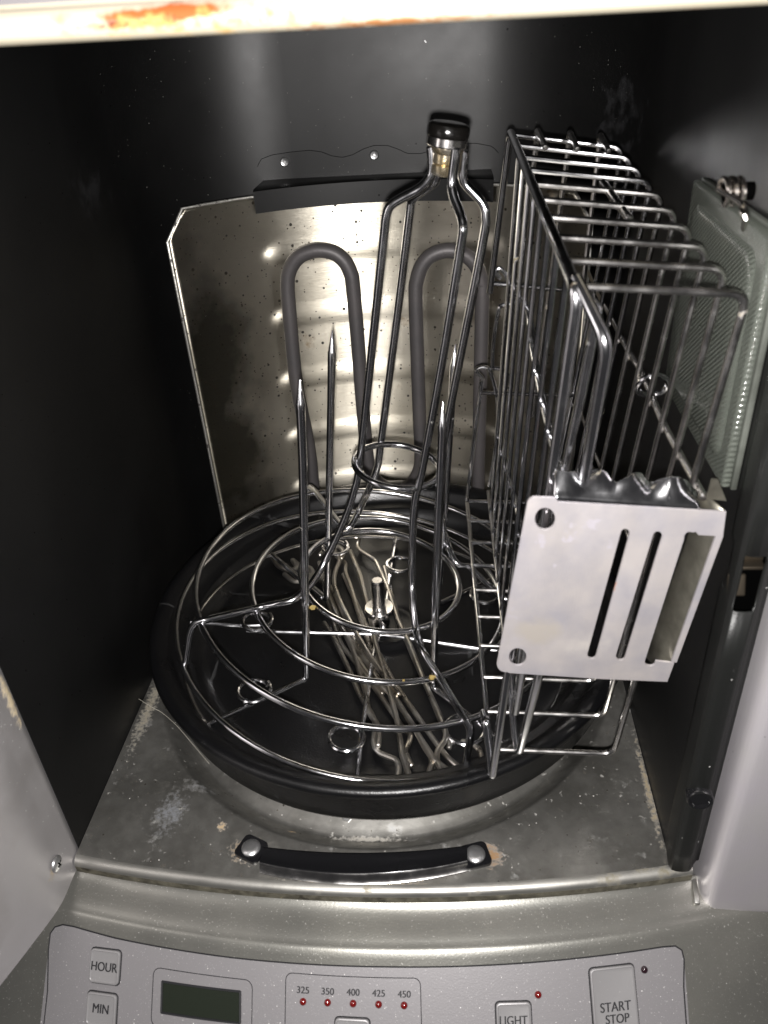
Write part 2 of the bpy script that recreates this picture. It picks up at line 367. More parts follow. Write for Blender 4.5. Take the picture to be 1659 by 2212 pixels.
coil = [c0 + Vector((.006 * (k / 60 - .5) * 1.3, .0045 * math.cos(k * 2 * math.pi / 20), .0045 * math.sin(k * 2 * math.pi / 20))) for k in range(61)]
tail = [coil[0], Px(1603, 440, .147), Px(1603, 455, .146), Px(1612, 470, .146), Px(1609, 482, .1485), Px(1606, 494, .151)]
cl = MB(); cl.tube(coil, .00105, 8); cl.tube(spline(tail, 5), .0010, 8)
cl.obj('spring_clip', spring_m, rc)
MB().lathe([(0, 0), (.0032, 0), (.0032, .010), (0, .010)], c0 + Vector((-.003, 0, 0)), Vector((1, 0, 0)), 20).obj('clip_post', dark_m, rc)

# right jamb: folded charcoal channel with a latch slot
prof = [(.1650, .016), (.1636, .004), (.1634, .0005), (.1642, -.002), (.1665, -.003), (.1695, -.0033), (.1730, -.0028), (.1752, -.0012), (.1765, .0012), (.1785, .0035), (.1815, .0045), (.186, .0045)]
fine = []
for (a, b), (c, e) in zip(prof, prof[1:]):
    for k in range(4): fine.append((a + (c - a) * k / 4, b + (e - b) * k / 4))
fine.append(prof[-1])
zs = [.0008, .015, .03, .06, .09, .12, .15, .1785, .1805, .19, .2, .2045, .2065, .23, .28, .33, .402]
vs = [Vector((x, y, z)) for z in zs for x, y in fine]; nf = len(fine); fs = []
for j in range(len(zs) - 1):
    for i in range(nf - 1):
        xm = (fine[i][0] + fine[i + 1][0]) / 2; zm = (zs[j] + zs[j + 1]) / 2
        inset = .0008 if (zm < .1805 or zm > .2045) else 0
        if .1785 < zm < .2065 and .1642 + inset < xm < .1738 - inset: continue
        fs.append((j * nf + i, j * nf + i + 1, (j + 1) * nf + i + 1, (j + 1) * nf + i))
jm = mesh_obj('door_jamb', vs, fs, jamb_m, oven, True, None, 40)
md = jm.modifiers.new('thickness', 'SOLIDIFY'); md.thickness = .0011; md.offset = -1
MB().box((.1727, .0100, .19), (.0075, .001, .026)).obj('slot_dark_backing', dark_m, jm)  # near-black box added to paint the unlit depth of the slot
la = MB(); la.box((.1700, .0065, .2015), (.0055, .0010, .0035), bev=.0004); la.box((.1695, .0035, .1985), (.0052, .0035, .0007), bev=.0003)
la.box((.1672, .0055, .1862), (.0036, .0012, .0048), Matrix.Rotation(math.radians(-25), 3, 'X'), bev=.0009)
la.obj('latch', latch_m, jm)
MB().lathe([(.0062, -.002), (.0064, .0022), (.0058, .0032), (.0048, .0030), (.0044, .0018), (0, .0016)], Vector((.1690, -.0028, .0625)), Vector((-.05, -1, .05)), 28).obj('rubber_bumper', handle_m, jm)
# steel front frame on the right, rounded, reaches forward of the jamb
fr = MB()
pf = [(.1900, .020), (.1812, .018), (.1800, .006), (.1802, -.004), (.1815, -.0088), (.1842, -.0118), (.189, -.0128), (.21, -.0128), (.25, -.0128), (.30, -.0100), (.31, .02)]
pf2 = spline([Vector((a, b, 0)) for a, b in pf], 4)
zf = [-.0195, -.0188, -.0165, -.01, .05, .15, .25, .40, .45]
inset = [.0018, .0006, 0, 0, 0, 0, 0, 0, 0]
vs = []; cen = Vector((.24, .015, 0))
for z, q in zip(zf, inset):
    for p in pf2:
        v = p + (cen - p).normalized() * q; vs.append(Vector((v.x, v.y, z)))
k_ = len(pf2); fs = [(j * k_ + i, j * k_ + i + 1, (j + 1) * k_ + i + 1, (j + 1) * k_ + i) for j in range(len(zf) - 1) for i in range(k_ - 1)]
fs.append(tuple(reversed(range(k_))))
fr.add(vs, fs); ff = fr.obj('front_frame', frame_m, oven, label='brushed steel right front frame', auto=50)
# small hinge tab at the foot of the frame
MB().box((.1779, -.0042, -.0142), (.0015, .0078, .0028), Matrix.Rotation(math.radians(-4), 3, 'Z') @ Matrix.Rotation(math.radians(9), 3, 'X'), bev=.0008).obj('hinge_tab', tray_m, oven)

# left flank: steel panel running forward from the cavity edge
fl = bpy.data.objects.new('left_flank', None); link(fl, oven)
A0 = Vector((-.1655, -.0002, 0)); A1 = Vector((-.166, -.028, 0)); A2 = Vector((-.1815, -.076, 0)); A3 = Vector((-.205, -.14, 0))
pts = spline([A0 + Vector((-.0012, .004, 0)), A0, Vector((-.1654, -.004, 0)), Vector((-.1655, -.012, 0)), A1, Vector((-.1725, -.05, 0)), A2, A3], 5)
zz = [-.0098, -.0092, -.006, .05, .12, .25, .42]
strip_obj('flank_panel', [[Vector((p.x - (.0012 if z < -.0095 else 0), p.y, z)) for p in pts] for z in zz], door_m, fl, 0)
sp_ = pl(118, 1866, Vector((-.1655, -.02, 0)), Vector((1, 0, 0)))
scr = MB().lathe([(.0046, 0), (.0044, .0008), (.0036, .0015), (.0022, .0019), (.0012, .0020), (0, .0020)], sp_ + Vector((.0008, 0, 0)), Vector((1, 0, 0)), 28).obj('screw', rivet_m, fl)
cr = MB()
for a in (0, 90): cr.box(sp_ + Vector((.0028, 0, 0)), (.00018, .0019, .0004), Matrix.Rotation(math.radians(a + 20), 3, 'X'))
cr.obj('screw_recess', dark_m, scr)

# hood lip close to the lens at the top
hl = bpy.data.objects.new('hood', None); link(hl, oven)
lipz = lambda x: .3954 - .0155 * (x - .033) * .6
pr = [(.010, -.0042), (.004, -.0046), (.0, -.0040), (-.0034, -.0022), (-.0040, .0004), (-.003, .0030), (-.0005, .0042), (.002, .0046), (.0026, .0056)]
strip_obj('hood_lip', [[Vector((x, y, lipz(x) + z)) for x in (-.26, -.1, .033, .1, .26)] for y, z in pr], hood_m, hl, 0, auto=60)
strip_obj('hood_face', [[Vector((x, y, lipz(x) + z)) for x in (-.26, .033, .26)] for y, z in ((.0026, .0054), (.0015, .02), (0, .06))], hoodface_m, hl, 0)

# ------------------------------------------------------------------ control console
CA, CB, CC = -.0411, .0082, .6197
def crease(x): return CA + CB * x + CC * x * x
def lipf(x): return -.0200 + .0095 * x + .54 * x * x
ZC = -.0175; AL = math.radians(42)
def Ppan(x, s, h=0.0):
    g = CB + 2 * CC * x; nx = Vector((1, g, 0)).normalized()
    down = Vector((0, -math.cos(AL), -math.sin(AL)))
    nn = nx.cross(down).normalized()
    if nn.z < 0: nn = -nn
    return Vector((x, crease(x), ZC)) + down * s + nn * h
def panel_xs(px, py):
    x, s = 0.0, .02
    for _ in range(30):
        def err(x, s):
            q = RW.transposed() @ (Ppan(x, s) - CAM); return (CX + F_ * q.x / -q.z - px, CY - F_ * q.y / -q.z - py)
        e = err(x, s); e1 = err(x + 1e-5, s); e2 = err(x, s + 1e-5)
        a, b, c, dd = (e1[0] - e[0]) / 1e-5, (e2[0] - e[0]) / 1e-5, (e1[1] - e[1]) / 1e-5, (e2[1] - e[1]) / 1e-5
        det = a * dd - b * c
        x -= (dd * e[0] - b * e[1]) / det; s -= (-c * e[0] + a * e[1]) / det
    return x, s
con = bpy.data.objects.new('control_console', None); link(con, oven)
cx_ = [-.32 + .64 * i / 80 for i in range(81)]
rows = []
def toppt(x, t):
    y0 = lipf(x) + .0025; y1 = crease(x) + .0018
    return Vector((x, y0 + (y1 - y0) * t, -.0098 - .0048 * (1 - math.exp(-t * 4.2)) / (1 - math.exp(-4.2)) - .0026 * t ** 3))
for t in (0, .06, .12, .2, .3, .45, .6, .75, .88, 1): rows.append([toppt(x, t) for x in cx_])
for s_, h_ in ((-.0008, -.0004), (.0004, -.0002), (.0014, 0), (.004, 0), (.02, 0), (.05, 0), (.10, 0), (.16, 0)):
    rows.append([Ppan(x, s_, h_) for x in cx_])
strip_obj('console_shell', rows, console_m, con, 0, auto=60)
def pgrid(x0, x1, s0f, s1, h, nx=40, ns=4):
    return [[Ppan(x0 + (x1 - x0) * i / nx, s0f(x0 + (x1 - x0) * i / nx) * (1 - j / ns) + s1 * j / ns, h) for i in range(nx + 1)] for j in range(ns + 1)]
# inset panel plate: outline from the photographed edge, mapped on the slope
edge = [panel_xs(*q) for q in ((104, 2140), (106, 2050), (110, 2016), (120, 2002), (137, 1997), (160, 2001), (250, 2026), (500, 2068), (830, 2088), (1180, 2076), (1430, 2045), (1458, 2043), (1472, 2052), (1477, 2072), (1476, 2140))]
def panel_poly(name, pts2, h, m, parent, bottom=.105, rim=0):
    """closed shape in panel coordinates, filled by vertical strips so that it follows the curve"""
    xs_ = [p[0] for p in pts2]; x0, x1 = min(xs_), max(xs_)
    rows_ = []; N = 80
    grid = []
    for i in range(N + 1):
        x = x0 + (x1 - x0) * (.5 - .5 * math.cos(math.pi * i / N))
        best = None
        for (a, sa), (b, sb) in zip(pts2, pts2[1:]):
            if min(a, b) - 1e-9 <= x <= max(a, b) + 1e-9 and abs(a - b) > 1e-6:
                s_ = sa + (sb - sa) * (x - a) / (b - a); best = s_ if best is None else min(best, s_)
        if best is None: best = pts2[0][1]
        grid.append((x, best))
    for j in range(5): rows_.append([Ppan(x, s_ * (1 - j / 4) + bottom * j / 4, h) for x, s_ in grid])
    return strip_obj(name, rows_, m, parent), [Ppan(x, s_, h) for x, s_ in grid]
pp, gl = panel_poly('control_plate', edge, .0005, panel_m, con)
dn = [Ppan(edge[0][0], s_, .0004) for s_ in (.10, .05)]
egf = []
for (x0_, s0_), (x1_, s1_) in zip(edge, edge[1:]):
    for k in range(8): egf.append((x0_ + (x1_ - x0_) * k / 8, s0_ + (s1_ - s0_) * k / 8))
MB().tube(dn + [Ppan(*q, .0005) for q in egf] + [Ppan(edge[-1][0], s_, .0005) for s_ in (.05, .10)], .00038, 6).obj('plate_groove', ink, pp)
def rrect(x0, s0, x1, s1, rad, n=5):
    out = []
    for cx2, cs2, a0 in ((x1 - rad, s1 - rad, 0), (x0 + rad, s1 - rad, 90), (x0 + rad, s0 + rad, 180), (x1 - rad, s0 + rad, 270)):
        for k in range(n + 1):
            a = math.radians(a0 + 90 * k / n); out.append((cx2 + rad * math.cos(a), cs2 + rad * math.sin(a)))
    return out
def shear_rect(tl, tr, bl, rad):
    """rounded rectangle in panel coordinates from three pixel corners; follows the panel's own slope"""
    a = panel_xs(*tl); b = panel_xs(*tr); c = panel_xs(*bl)
    W_, H_ = 1.0, 1.0
    wx = (b[0] - a[0]); wl = math.hypot(b[0] - a[0], b[1] - a[1]); hl_ = math.hypot(c[0] - a[0], c[1] - a[1])
    def mp(u, v, h=0):   # u right, v down in metres
        return Ppan(a[0] + (b[0] - a[0]) * u / wl + (c[0] - a[0]) * v / hl_, a[1] + (b[1] - a[1]) * u / wl + (c[1] - a[1]) * v / hl_, h)
    return mp, wl, hl_
def outline(name, tl, tr, bl, rad, wdt, h, m, parent, ext=0):
    mp, wl, hl_ = shear_rect(tl, tr, bl, rad)
    rq = rrect(0, 0, wl, hl_ + ext, rad); rq2 = []
    for (u0, v0), (u1, v1) in zip(rq, rq[1:] + rq[:1]):
        m_ = max(1, int(math.hypot(u1 - u0, v1 - v0) / .003))
        rq2 += [(u0 + (u1 - u0) * k / m_, v0 + (v1 - v0) * k / m_) for k in range(m_)]
    MB().tube([mp(u, v, h) for u, v in rq2], wdt, 6, closed=True).obj(name, m, parent)
def button(tl, tr, bl, texts, parent, ext=0):
    mp, wl, hl_ = shear_rect(tl, tr, bl, .0016); H2 = hl_ + ext
    outline('button_gap', tl, tr, bl, .0022, .00032, .0007, ink, pp, ext)
    lv = [(.0003, .0004), (.0003, .0019), (.0006, .0023), (.0011, .0024), (.0014, .0021), (.002, .0020)]
    vs = []; rs = []
    for ins, h in lv: rs.append([mp(u, v, h) for u, v in rrect(ins, ins, wl - ins, H2 - ins, max(.0022 - ins * .5, .0006))])
    nn = len(rs[0]); fs = []
    for i in range(len(rs) - 1):
        for k in range(nn): fs.append((i * nn + k, i * nn + (k + 1) % nn, (i + 1) * nn + (k + 1) % nn, (i + 1) * nn + k))
    fs.append(tuple((len(rs) - 1) * nn + k for k in range(nn)))
    o = mesh_obj('button', [p for q in rs for p in q], fs, button_m, con, True, None, 30)
    for tx, ctr, cap in texts: text(tx, ctr, cap, o, .0024, mp_ang=(tl, tr))
    return o
def text(tx, ctr, cap, parent, h, mp_ang=None, wscale=.86):
    c = bpy.data.curves.new('t', 'FONT'); c.body = tx; c.align_x = 'CENTER'; c.align_y = 'CENTER'; c.size = 1; c.offset = 0
    o = bpy.data.objects.new('t', c); S.collection.objects.link(o); bpy.context.view_layer.update()
    me = bpy.data.meshes.new_from_object(o.evaluated_get(bpy.context.evaluated_depsgraph_get()))
    bpy.data.objects.remove(o)
    bm = bmesh.new(); bm.from_mesh(me); bmesh.ops.triangulate(bm, faces=bm.faces[:])
    ys = [v.co.y for v in bm.verts]; hh = max(ys) - min(ys); ym = (max(ys) + min(ys)) / 2
    x0, s0 = panel_xs(*ctr); x1, s1 = panel_xs(ctr[0], ctr[1] - cap / 2); x2, s2 = panel_xs(ctr[0], ctr[1] + cap / 2)
    k = abs(s2 - s1) / hh
    sl = 0
    if mp_ang:
        a = panel_xs(*mp_ang[0]); b = panel_xs(*mp_ang[1]); sl = (b[1] - a[1]) / (b[0] - a[0])
    pxm = k * wscale
    for v in bm.verts:
        u = v.co.x * pxm; vv = -(v.co.y - ym) * k
        v.co = Ppan(x0 + u, s0 + vv + sl * u, h)
    g2 = bmesh.ops.duplicate(bm, geom=bm.verts[:] + bm.edges[:] + bm.faces[:])['geom']
    for v in g2:
        if isinstance(v, bmesh.types.BMVert): v.co += Vector((.00026, 0, .00005))
    bm.to_mesh(me); bm.free(); me.materials.clear(); me.materials.append(ink)
    me.name = 'lettering'; q = bpy.data.objects.new('lettering', me); link(q, parent); return q
button((200, 2044), (265, 2052), (194, 2120), [('HOUR', (229, 2086), 20)], con)
button((192, 2137), (257, 2146), (187, 2212), [('MIN', (222, 2176), 20)], con)
button((724, 2194), (800, 2198), (722, 2262), [], con)
button((1069, 2162), (1146, 2160), (1072, 2240), [('LIGHT', (1107, 2201), 20)], con)
button((1270, 2090), (1367, 2079), (1283, 2252), [('START', (1326, 2171), 21), ('STOP', (1330, 2197), 20)], con)
outline('display_frame_line', (333, 2088), (546, 2117), (327, 2216), .004, .00022, .0006, ink, pp)
outline('temperature_frame_line', (618, 2100), (908, 2112), (616, 2230), .0035, .00022, .0006, ink, pp)
mp, wl, hl_ = shear_rect((352, 2119), (520, 2141), (350, 2186), 0)
ds = MB(); q0 = [(0, 0), (wl, 0), (wl, hl_), (0, hl_)]
ds.add([mp(wl * i / 12, hl_ * j, .0008) for j in (0, 1) for i in range(13)], [(i, i + 1, i + 14, i + 13) for i in range(12)])
ds.obj('display', lcd_m, con, smooth=False)
bz = MB()
for (u0, v0), (u1, v1) in zip(q0, q0[1:] + q0[:1]): bz.tube([mp(u0 + (u1 - u0) * k / 8, v0 + (v1 - v0) * k / 8, .0009) for k in range(9)], .0006, 6)
bz.obj('display_bezel', ink, con)
for tx, ctr in (('325', (655, 2137)), ('350', (708, 2140)), ('400', (763, 2142)), ('425', (818, 2144)), ('450', (873, 2146))):
    text(tx, ctr, 15, pp, .0012, wscale=1.0)
def led(px, py, m, name='indicator_lamp'):
    x, s_ = panel_xs(px, py); p = Ppan(x, s_, .0003); nrm = (Ppan(x, s_, .001) - Ppan(x, s_, 0)).normalized()
    MB().lathe([(.00185, 0), (.0018, .0006), (.0014, .0013), (.0008, .0017), (.00001, .0018)], p, nrm, 18).obj(name, m, con)
for q in ((655, 2163), (708, 2165), (763, 2167), (818, 2169), (873, 2171), (1162, 2148)): led(*q, led_m)
led(1391, 2094, led_dark)

# ================================================================== DRIP TRAY (lifts out)
tray = thing('drip_tray', 'stained steel floor tray with round well, rolled front lip and rusty handle rivets', 'tray')
PC = Vector((0, .164, 0)); RR = .1595
angs = sorted(set([math.radians(a) for a in range(0, 360, 2)] + [math.atan2(lipf(sx * .1648) + .0050 - .164, sx * .1648) % (2 * math.pi) for sx in (-1, 1)]))
def bound(a):
    c, s_ = math.cos(a), math.sin(a); t = .4
    if abs(c) > 1e-6: t = min(t, .1646 / abs(c))
    if s_ > 0: t = min(t, .19 / s_)
    else:
        # front lip curve
        lo_, hi_ = .1, .4
        for _ in range(40):
            m_ = (lo_ + hi_) / 2
            if PC.y + s_ * m_ < lipf(c * m_) + .0050: hi_ = m_
            else: lo_ = m_
        t = min(t, lo_)
    return t
prof = [(0, .0035), (.09, .0035), (.105, .0020), (.118, -.0018), (.130, -.0068), (.1380, -.0104), (.1420, -.0120), (.1440, -.0124), (.1455, -.0121), (.1470, -.0110), (.1500, -.0080), (.1560, -.0018), (.1575, -.0004), (.1586, .0003), (.1597, .0005)]
vs = []; 
for rr, z in prof:
    for a in angs: vs.append(PC + Vector((rr * math.cos(a), rr * math.sin(a), z)))
for f2 in (.25, 1.0):
    for a in angs:
        t = bound(a); rr = RR + (max(t, RR + .0005) - RR) * f2; vs.append(PC + Vector((rr * math.cos(a), rr * math.sin(a), 0)))
nA = len(angs); fs = []
for i in range(1, len(prof) + 1):
    for k in range(nA): fs.append((i * nA + k, i * nA + (k + 1) % nA, (i + 1) * nA + (k + 1) % nA, (i + 1) * nA + k))
fs.append(tuple(nA + k for k in range(nA)))
mesh_obj('tray_floor', vs, fs, tray_m, tray, True, None, 50)
lx = [-.1646 + .3408 * i / 60 for i in range(61)]
rows = []
for a in range(0, 91, 9):
    aa = math.radians(a); rows.append([Vector((x, lipf(x) + .0052 - .0052 * math.sin(aa), -.0041 + .0040 * math.cos(aa))) for x in lx])
lp = strip_obj('rolled_lip', rows, lip_m, tray, 0)
rows = [[Vector((x, lipf(x) + o_, z)) for x in lx] for o_, z in ((.0001, -.0041), (.0001, -.006), (.0002, -.0085), (.0006, -.0098), (.006, -.0100))]
strip_obj('grimy_edge', rows, grime_m, lp, 0)
# handle
hd = bpy.data.objects.new('handle', None); link(hd, tray)
yb_ = lambda x: .0012 + .036 * x + 1.25 * x * x
yf_ = lambda x: -.0125 + .040 * x + 2.3 * x * x
hx = [-.0568 + .1134 * i / 40 for i in range(41)]
def gy(x, t): return yb_(x) * (1 - t) + yf_(x) * t
GP = [(0, .0003), (0, .0030), (.03, .0040), (.10, .0042), (.35, .0040), (.75, .0046), (.93, .0054), (.98, .0055), (1.0, .0052)]
strip_obj('black_grip', [[Vector((x, gy(x, t), z)) for x in hx] for t, z in GP], handle_m, hd, 0, auto=60)
CPR = [(.0003, .0053), (-.0004, .0048), (-.0008, .0036), (-.0014, .0020), (-.0024, .0008), (-.0030, .0004)]
strip_obj('chrome_underside', [[Vector((x, yf_(x) + o_, z)) for x in hx] for o_, z in CPR], chrome_dull, hd, 0, auto=80)
for x in (hx[0], hx[-1]):
    eb = MB(); pr_ = [Vector((x, gy(x, t), z)) for t, z in GP] + [Vector((x, yf_(x) - .0024, .0003))]
    eb.add(pr_, [tuple(range(len(pr_)))]); eb.obj('grip_end', handle_m, hd, smooth=False)
for (px, py), ang in (((543, 1834), -24), ((1027, 1848), 17)):
    c = Pz(px, py, .0012); M_ = Matrix.Rotation(math.radians(ang), 3, 'Z')
    ring_ = [(u - .0078, v - .0072) for u, v in rrect(0, 0, .0156, .0144, .003, 5)]
    vs = [c + M_ @ Vector((u * k_, v * k_, z)) for k_, z in ((1, -.0012), (1, .0006), (.96, .0011)) for u, v in ring_]; nn = len(ring_)
    mesh_obj('mounting_foot', vs, [(a * nn + k, a * nn + (k + 1) % nn, (a + 1) * nn + (k + 1) % nn, (a + 1) * nn + k) for a in (0, 1) for k in range(nn)] + [tuple(2 * nn + k for k in range(nn))], handle_m, hd, True, None, 40)
    MB().lathe([(.0055, 0), (.0053, .0009), (.0044, .0017), (.0026, .0021), (.00001, .0022)], c + Vector((0, 0, .0009)), Vector((0, 0, 1)), 28).obj('rivet', rivet_m, hd)
# turntable under the pan, tan washer and hex nut in the well
MB().lathe([(.0001, .0148), (.085, .0148), (.088, .0138), (.088, .010), (.070, .008), (.060, .002)], Vector((0, .1655, 0)), Vector((0, 0, 1)), 64).obj('turntable', pan_m, tray, auto=40)
ntp = Pz(750, 1768, -.010); wc = Pz(757, 1744, -.0088)
MB().lathe([(.0001, .0010), (.0128, .0010), (.0135, .0006), (.0137, -.0008)], wc, Vector((0, -.38, 1)), 40).obj('drain_washer', mat('tan_washer', (.34, .29, .22), .5, .5, cvar=(80, (.26, .22, .16))), tray)
MB().lathe([(0, .004), (.0024, .004), (.0030, .0032), (.0030, 0)], Vector((ntp.x, ntp.y, -.0100)), Vector((0, -.38, 1)), 6).obj('hex_nut', rivet_m, tray, smooth=False)

# ================================================================== PAN
pan = thing('round_pan', 'round black nonstick pan sitting in the tray well under the wire racks', 'pan')
pc = Vector((.0045, .1655, 0))
pprof = [(.0001, .0240), (.013, .0240), (.0165, .0252), (.0185, .0260), (.021, .0252), (.0235, .0232), (.030, .0225), (.10, .0225), (.120, .0225), (.126, .0228), (.1295, .0240), (.1345, .0300), (.1380, .0355), (.1395, .0362), (.1440, .0368), (.1470, .0400), (.1500, .0450), (.1512, .0472), (.1528, .0480), (.1545, .0497), (.1575, .0507), (.1600, .0504), (.1617, .0490), (.1622, .0470), (.1613, .0452), (.1596, .0440), (.1580, .0400), (.1558, .0280), (.1538, .0185), (.1525, .0158), (.149, .0150), (.10, .0150), (.0001, .0150)]
MB().lathe(pprof, pc, Vector((0, 0, 1)), 128).obj('pan_body', pan_m, pan, auto=80)
pin = MB().lathe([(.0001, .0655), (.0034, .0655), (.0042, .0648), (.0044, .0630), (.0044, .0425), (.0050, .0412), (.0098, .0420), (.0104, .0412), (.0104, .0385), (.0098, .0378), (.0052, .0372), (.0052, .0350), (.0068, .0348), (.0068, .0275), (.0054, .027), (.0054, .0240)], Vector((-.0015, .166, 0)), Vector((0, 0, 1)), 32).obj('centre_post', chrome_dull, pan, auto=30)

# ================================================================== POULTRY STAND (leans to the right)
O = Vector((.0031, .1492, .0807)); NA = Vector((.1777, -.0124, 1)).normalized()
E1 = Vector((1, 0, -NA.x / NA.z)).normalized(); E2 = NA.cross(E1)
def LC(rr, az, h): a = math.radians(az); return O + NA * h + (E1 * math.cos(a) + E2 * math.sin(a)) * rr
def Ph(x, y, h): return pl(x, y, O + NA * h, NA)
def Pax(x, y, off): # vertical plane through the leaning axis, facing the front
    n_ = E1.cross(NA).normalized(); n_ = n_ if n_.y > 0 else -n_
    return pl(x, y, O + n_ * off, n_)
stand = thing('poultry_stand', 'tall chrome wire poultry stand with a black cap on top, leaning right in the pan', 'wire stand')
RW_ = .0019
for rr, h, rad in ((.0520, 0, .0021), (.0830, -.0104, .0020), (.1181, -.009, .0020), (.1306, -.0377, .0018), (.0255, .0854, .0020)):
    MB().tube([LC(rr, a, h) for a in range(0, 360, 4)], rad, 12, closed=True).obj('ring', chrome, stand)
leg1 = [Pax(931, 318, 0), Pax(933, 368, 0), Pax(925, 388, 0), Pax(905, 408, 0), Pax(868, 428, 0), Pax(844, 444, 0), Pax(834, 468, 0), Pax(828, 520, 0), Pax(805, 740, 0), Pax(776, 1005, 0), Pax(765, 1060, -.002), Pax(745, 1120, -.004), Ph(706, 1206, .018), Ph(672, 1262, .006), Ph(652, 1280, .003), Ph(632, 1296, .0), Ph(600, 1304, -.003), Ph(561, 1312, -.0075), Ph(500, 1326, -.0065), Ph(440, 1340, -.0065)]
l1 = spline(leg1, 4) + [Ph(424, 1344, -.009), Ph(414, 1356, -.013), Ph(409, 1372, -.018), Ph(401, 1432, -.037)]
leg2 = [Pax(984, 322, -.008), Pax(976, 392, -.008), Pax(980, 425, -.011), Pax(994, 462, -.017), Pax(1000, 492, -.022), Pax(994, 540, -.022), Pax(955, 780, -.022), Pax(912, 1015, -.022), Pax(897, 1080, -.022), Pax(891, 1160, -.024), Ph(890, 1250, .024), Ph(893, 1310, .012), Ph(898, 1358, .003), Ph(904, 1385, .001), Ph(916, 1412, -.001), Ph(950, 1464, -.007), Ph(985, 1522, -.0065), Ph(1006, 1556, -.0065)]
l2 = spline(leg2, 4) + [Ph(1013, 1567, -.009), Ph(1016, 1580, -.012), Ph(1015, 1595, -.016), Ph(1006, 1656, -.037)]
leg3 = [Pax(948, 330, .009), Pax(944, 380, .010), Pax(934, 398, .012), Pax(905, 418, .019), Pax(889, 434, .023), Pax(885, 460, .024), Pax(862, 650, .025), Pax(822, 962, .025), Pax(815, 1010, .026), Pax(798, 1055, .030), Ph(778, 1098, .012), Ph(757, 1138, .003)]
l3 = spline(leg3, 4) + [Ph(749, 1144, .001), Ph(738, 1136, -.001), Ph(720, 1112, -.004), Ph(700, 1086, -.0065), Ph(678, 1058, -.0065), Ph(671, 1052, -.008), Ph(667, 1060, -.013), Ph(660, 1106, -.036)]
leg4 = [Pax(1003, 328, .003), Pax(999, 378, .003), Pax(1006, 398, .003), Pax(1024, 418, .002), Pax(1043, 440, .001), Pax(1049, 468, 0), Pax(1040, 540, 0), Pax(968, 905, 0), Pax(957, 985, 0), Pax(953, 1060, 0), Pax(954, 1110, 0), Ph(960, 1150, .012), Ph(975, 1196, .003), Ph(984, 1214, .0), Ph(996, 1222, -.002), Ph(1012, 1223, -.004)]
l4 = spline(leg4, 4) + [LC(.083, 3, -.0075), LC(.119, 3, -.0065), LC(.1215, 3, -.010), LC(.1303, 3, -.036)]
for l in (l1, l2, l3, l4): MB().tube(l, .0023, 12).obj('leg', chrome, stand)
hb = Pax(955, 378, 0); ht = Pax(971, 266, 0); ax = (ht - hb); HL = ax.length; ax.normalize()
MB().lathe([(0, 0), (.0054, 0), (.0060, .001), (.0060, .0045), (.0054, .0050), (.0060, .0056), (.0060, .0095), (.0070, .0105), (.0074, .0120), (.0074, HL * .55), (.0066, HL * .56)], hb, ax, 36).obj('hub', hub_m, stand)
MB().lathe([(.0066, HL * .56), (.0092, HL * .565), (.0097, HL * .59), (.0097, HL * .70), (.0097, HL * .74)], hb, ax, 40).obj('hub_collar', chrome_dull, stand)
MB().lathe([(.0095, HL * .74), (.0098, HL * .76), (.0100, HL * .80), (.0100, HL * .93), (.0094, HL * .98), (.008, HL * 1.01), (0, HL * 1.01)], hb, ax, 40).obj('cap', cap_m, stand)

# ================================================================== SPIKE RACK (four prongs on a ring with eyelet wires)
NT = Vector((.1, 0, 1)).normalized(); OT = Vector((-.005, .150, .0300))
def Pt(x, y, o=0.0): return pl(x, y, OT + NT * o, NT)
spk = thing('spiked_rack', 'low chrome wire rack with four tall pointed prongs and small eyelet loops inside the pan', 'wire rack')
t1 = NT.orthogonal().normalized(); t2 = NT.cross(t1)
rc_ = Vector((-.0048, .1430, .0300)); rrg = .1255
MB().tube([rc_ + (t1 * math.cos(math.radians(a)) + t2 * math.sin(math.radians(a))) * rrg for a in range(0, 360, 4)], .0014, 10, closed=True).obj('ring', chrome_dull, spk)
def pxaz(p0, tip, px_pts=()):
    """upright prong standing on its foot point p0: plane facing the front through the foot"""
    n_ = Vector((0, 1, 0)); return [pl(x, y, p0, n_) for x, y in px_pts] + [pl(tip[0], tip[1], p0, n_)]
def prong(foot, mids, tip, outer, loopc=None):
    p0 = Pt(*foot); up_ = pxaz(p0, tip, mids)
    path = [Pt(*q) for q in outer] + [p0] + up_
    path = fillet(path, .004)
    L_ = len(path); tipi = path[-1]; prev = path[-2]
    # pointed end
    dirv = (tipi - prev).normalized(); base = tipi - dirv * .014
    path = path[:-1] + [base, base + dirv * .0006, tipi - dirv * .0005]
    rad = [.0016 if (p - p0).length > .004 and p.z < p0.z + .006 else .0024 for p in path]
    rad[-3] = .0026; rad[-2] = .0023; rad[-1] = .0004
    MB().tube(path, 0, 12, radii=rad).obj('prong', chrome, spk)
prong((663, 1465), [(659, 1300), (654, 1000), (650, 900)], (648, 818), [(445, 1567)])
prong((706, 1295), [(709, 1200), (712, 1000), (715, 860)], (718, 712), [(586, 1196)])
prong((936, 1486), [(938, 1400), (948, 1100), (955, 950)], (957, 866), [(1110, 1622)])
prong((946, 1306), [(950, 1250), (962, 1080), (975, 880)], (984, 742), [(1030, 1265), (1120, 1225)])
def eyelet(c, rx_px, parent=spk, lift=.002):
    cc = Pt(*c, lift); rr = rx_px * 1.18
    pts = [cc + (t1 * math.cos(math.radians(a)) + t2 * math.sin(math.radians(a))) * rr + NT * (.0028 * a / 360) for a in range(0, 371, 18)]
    MB().tube(pts, .0016, 10).obj('eyelet', chrome, parent)
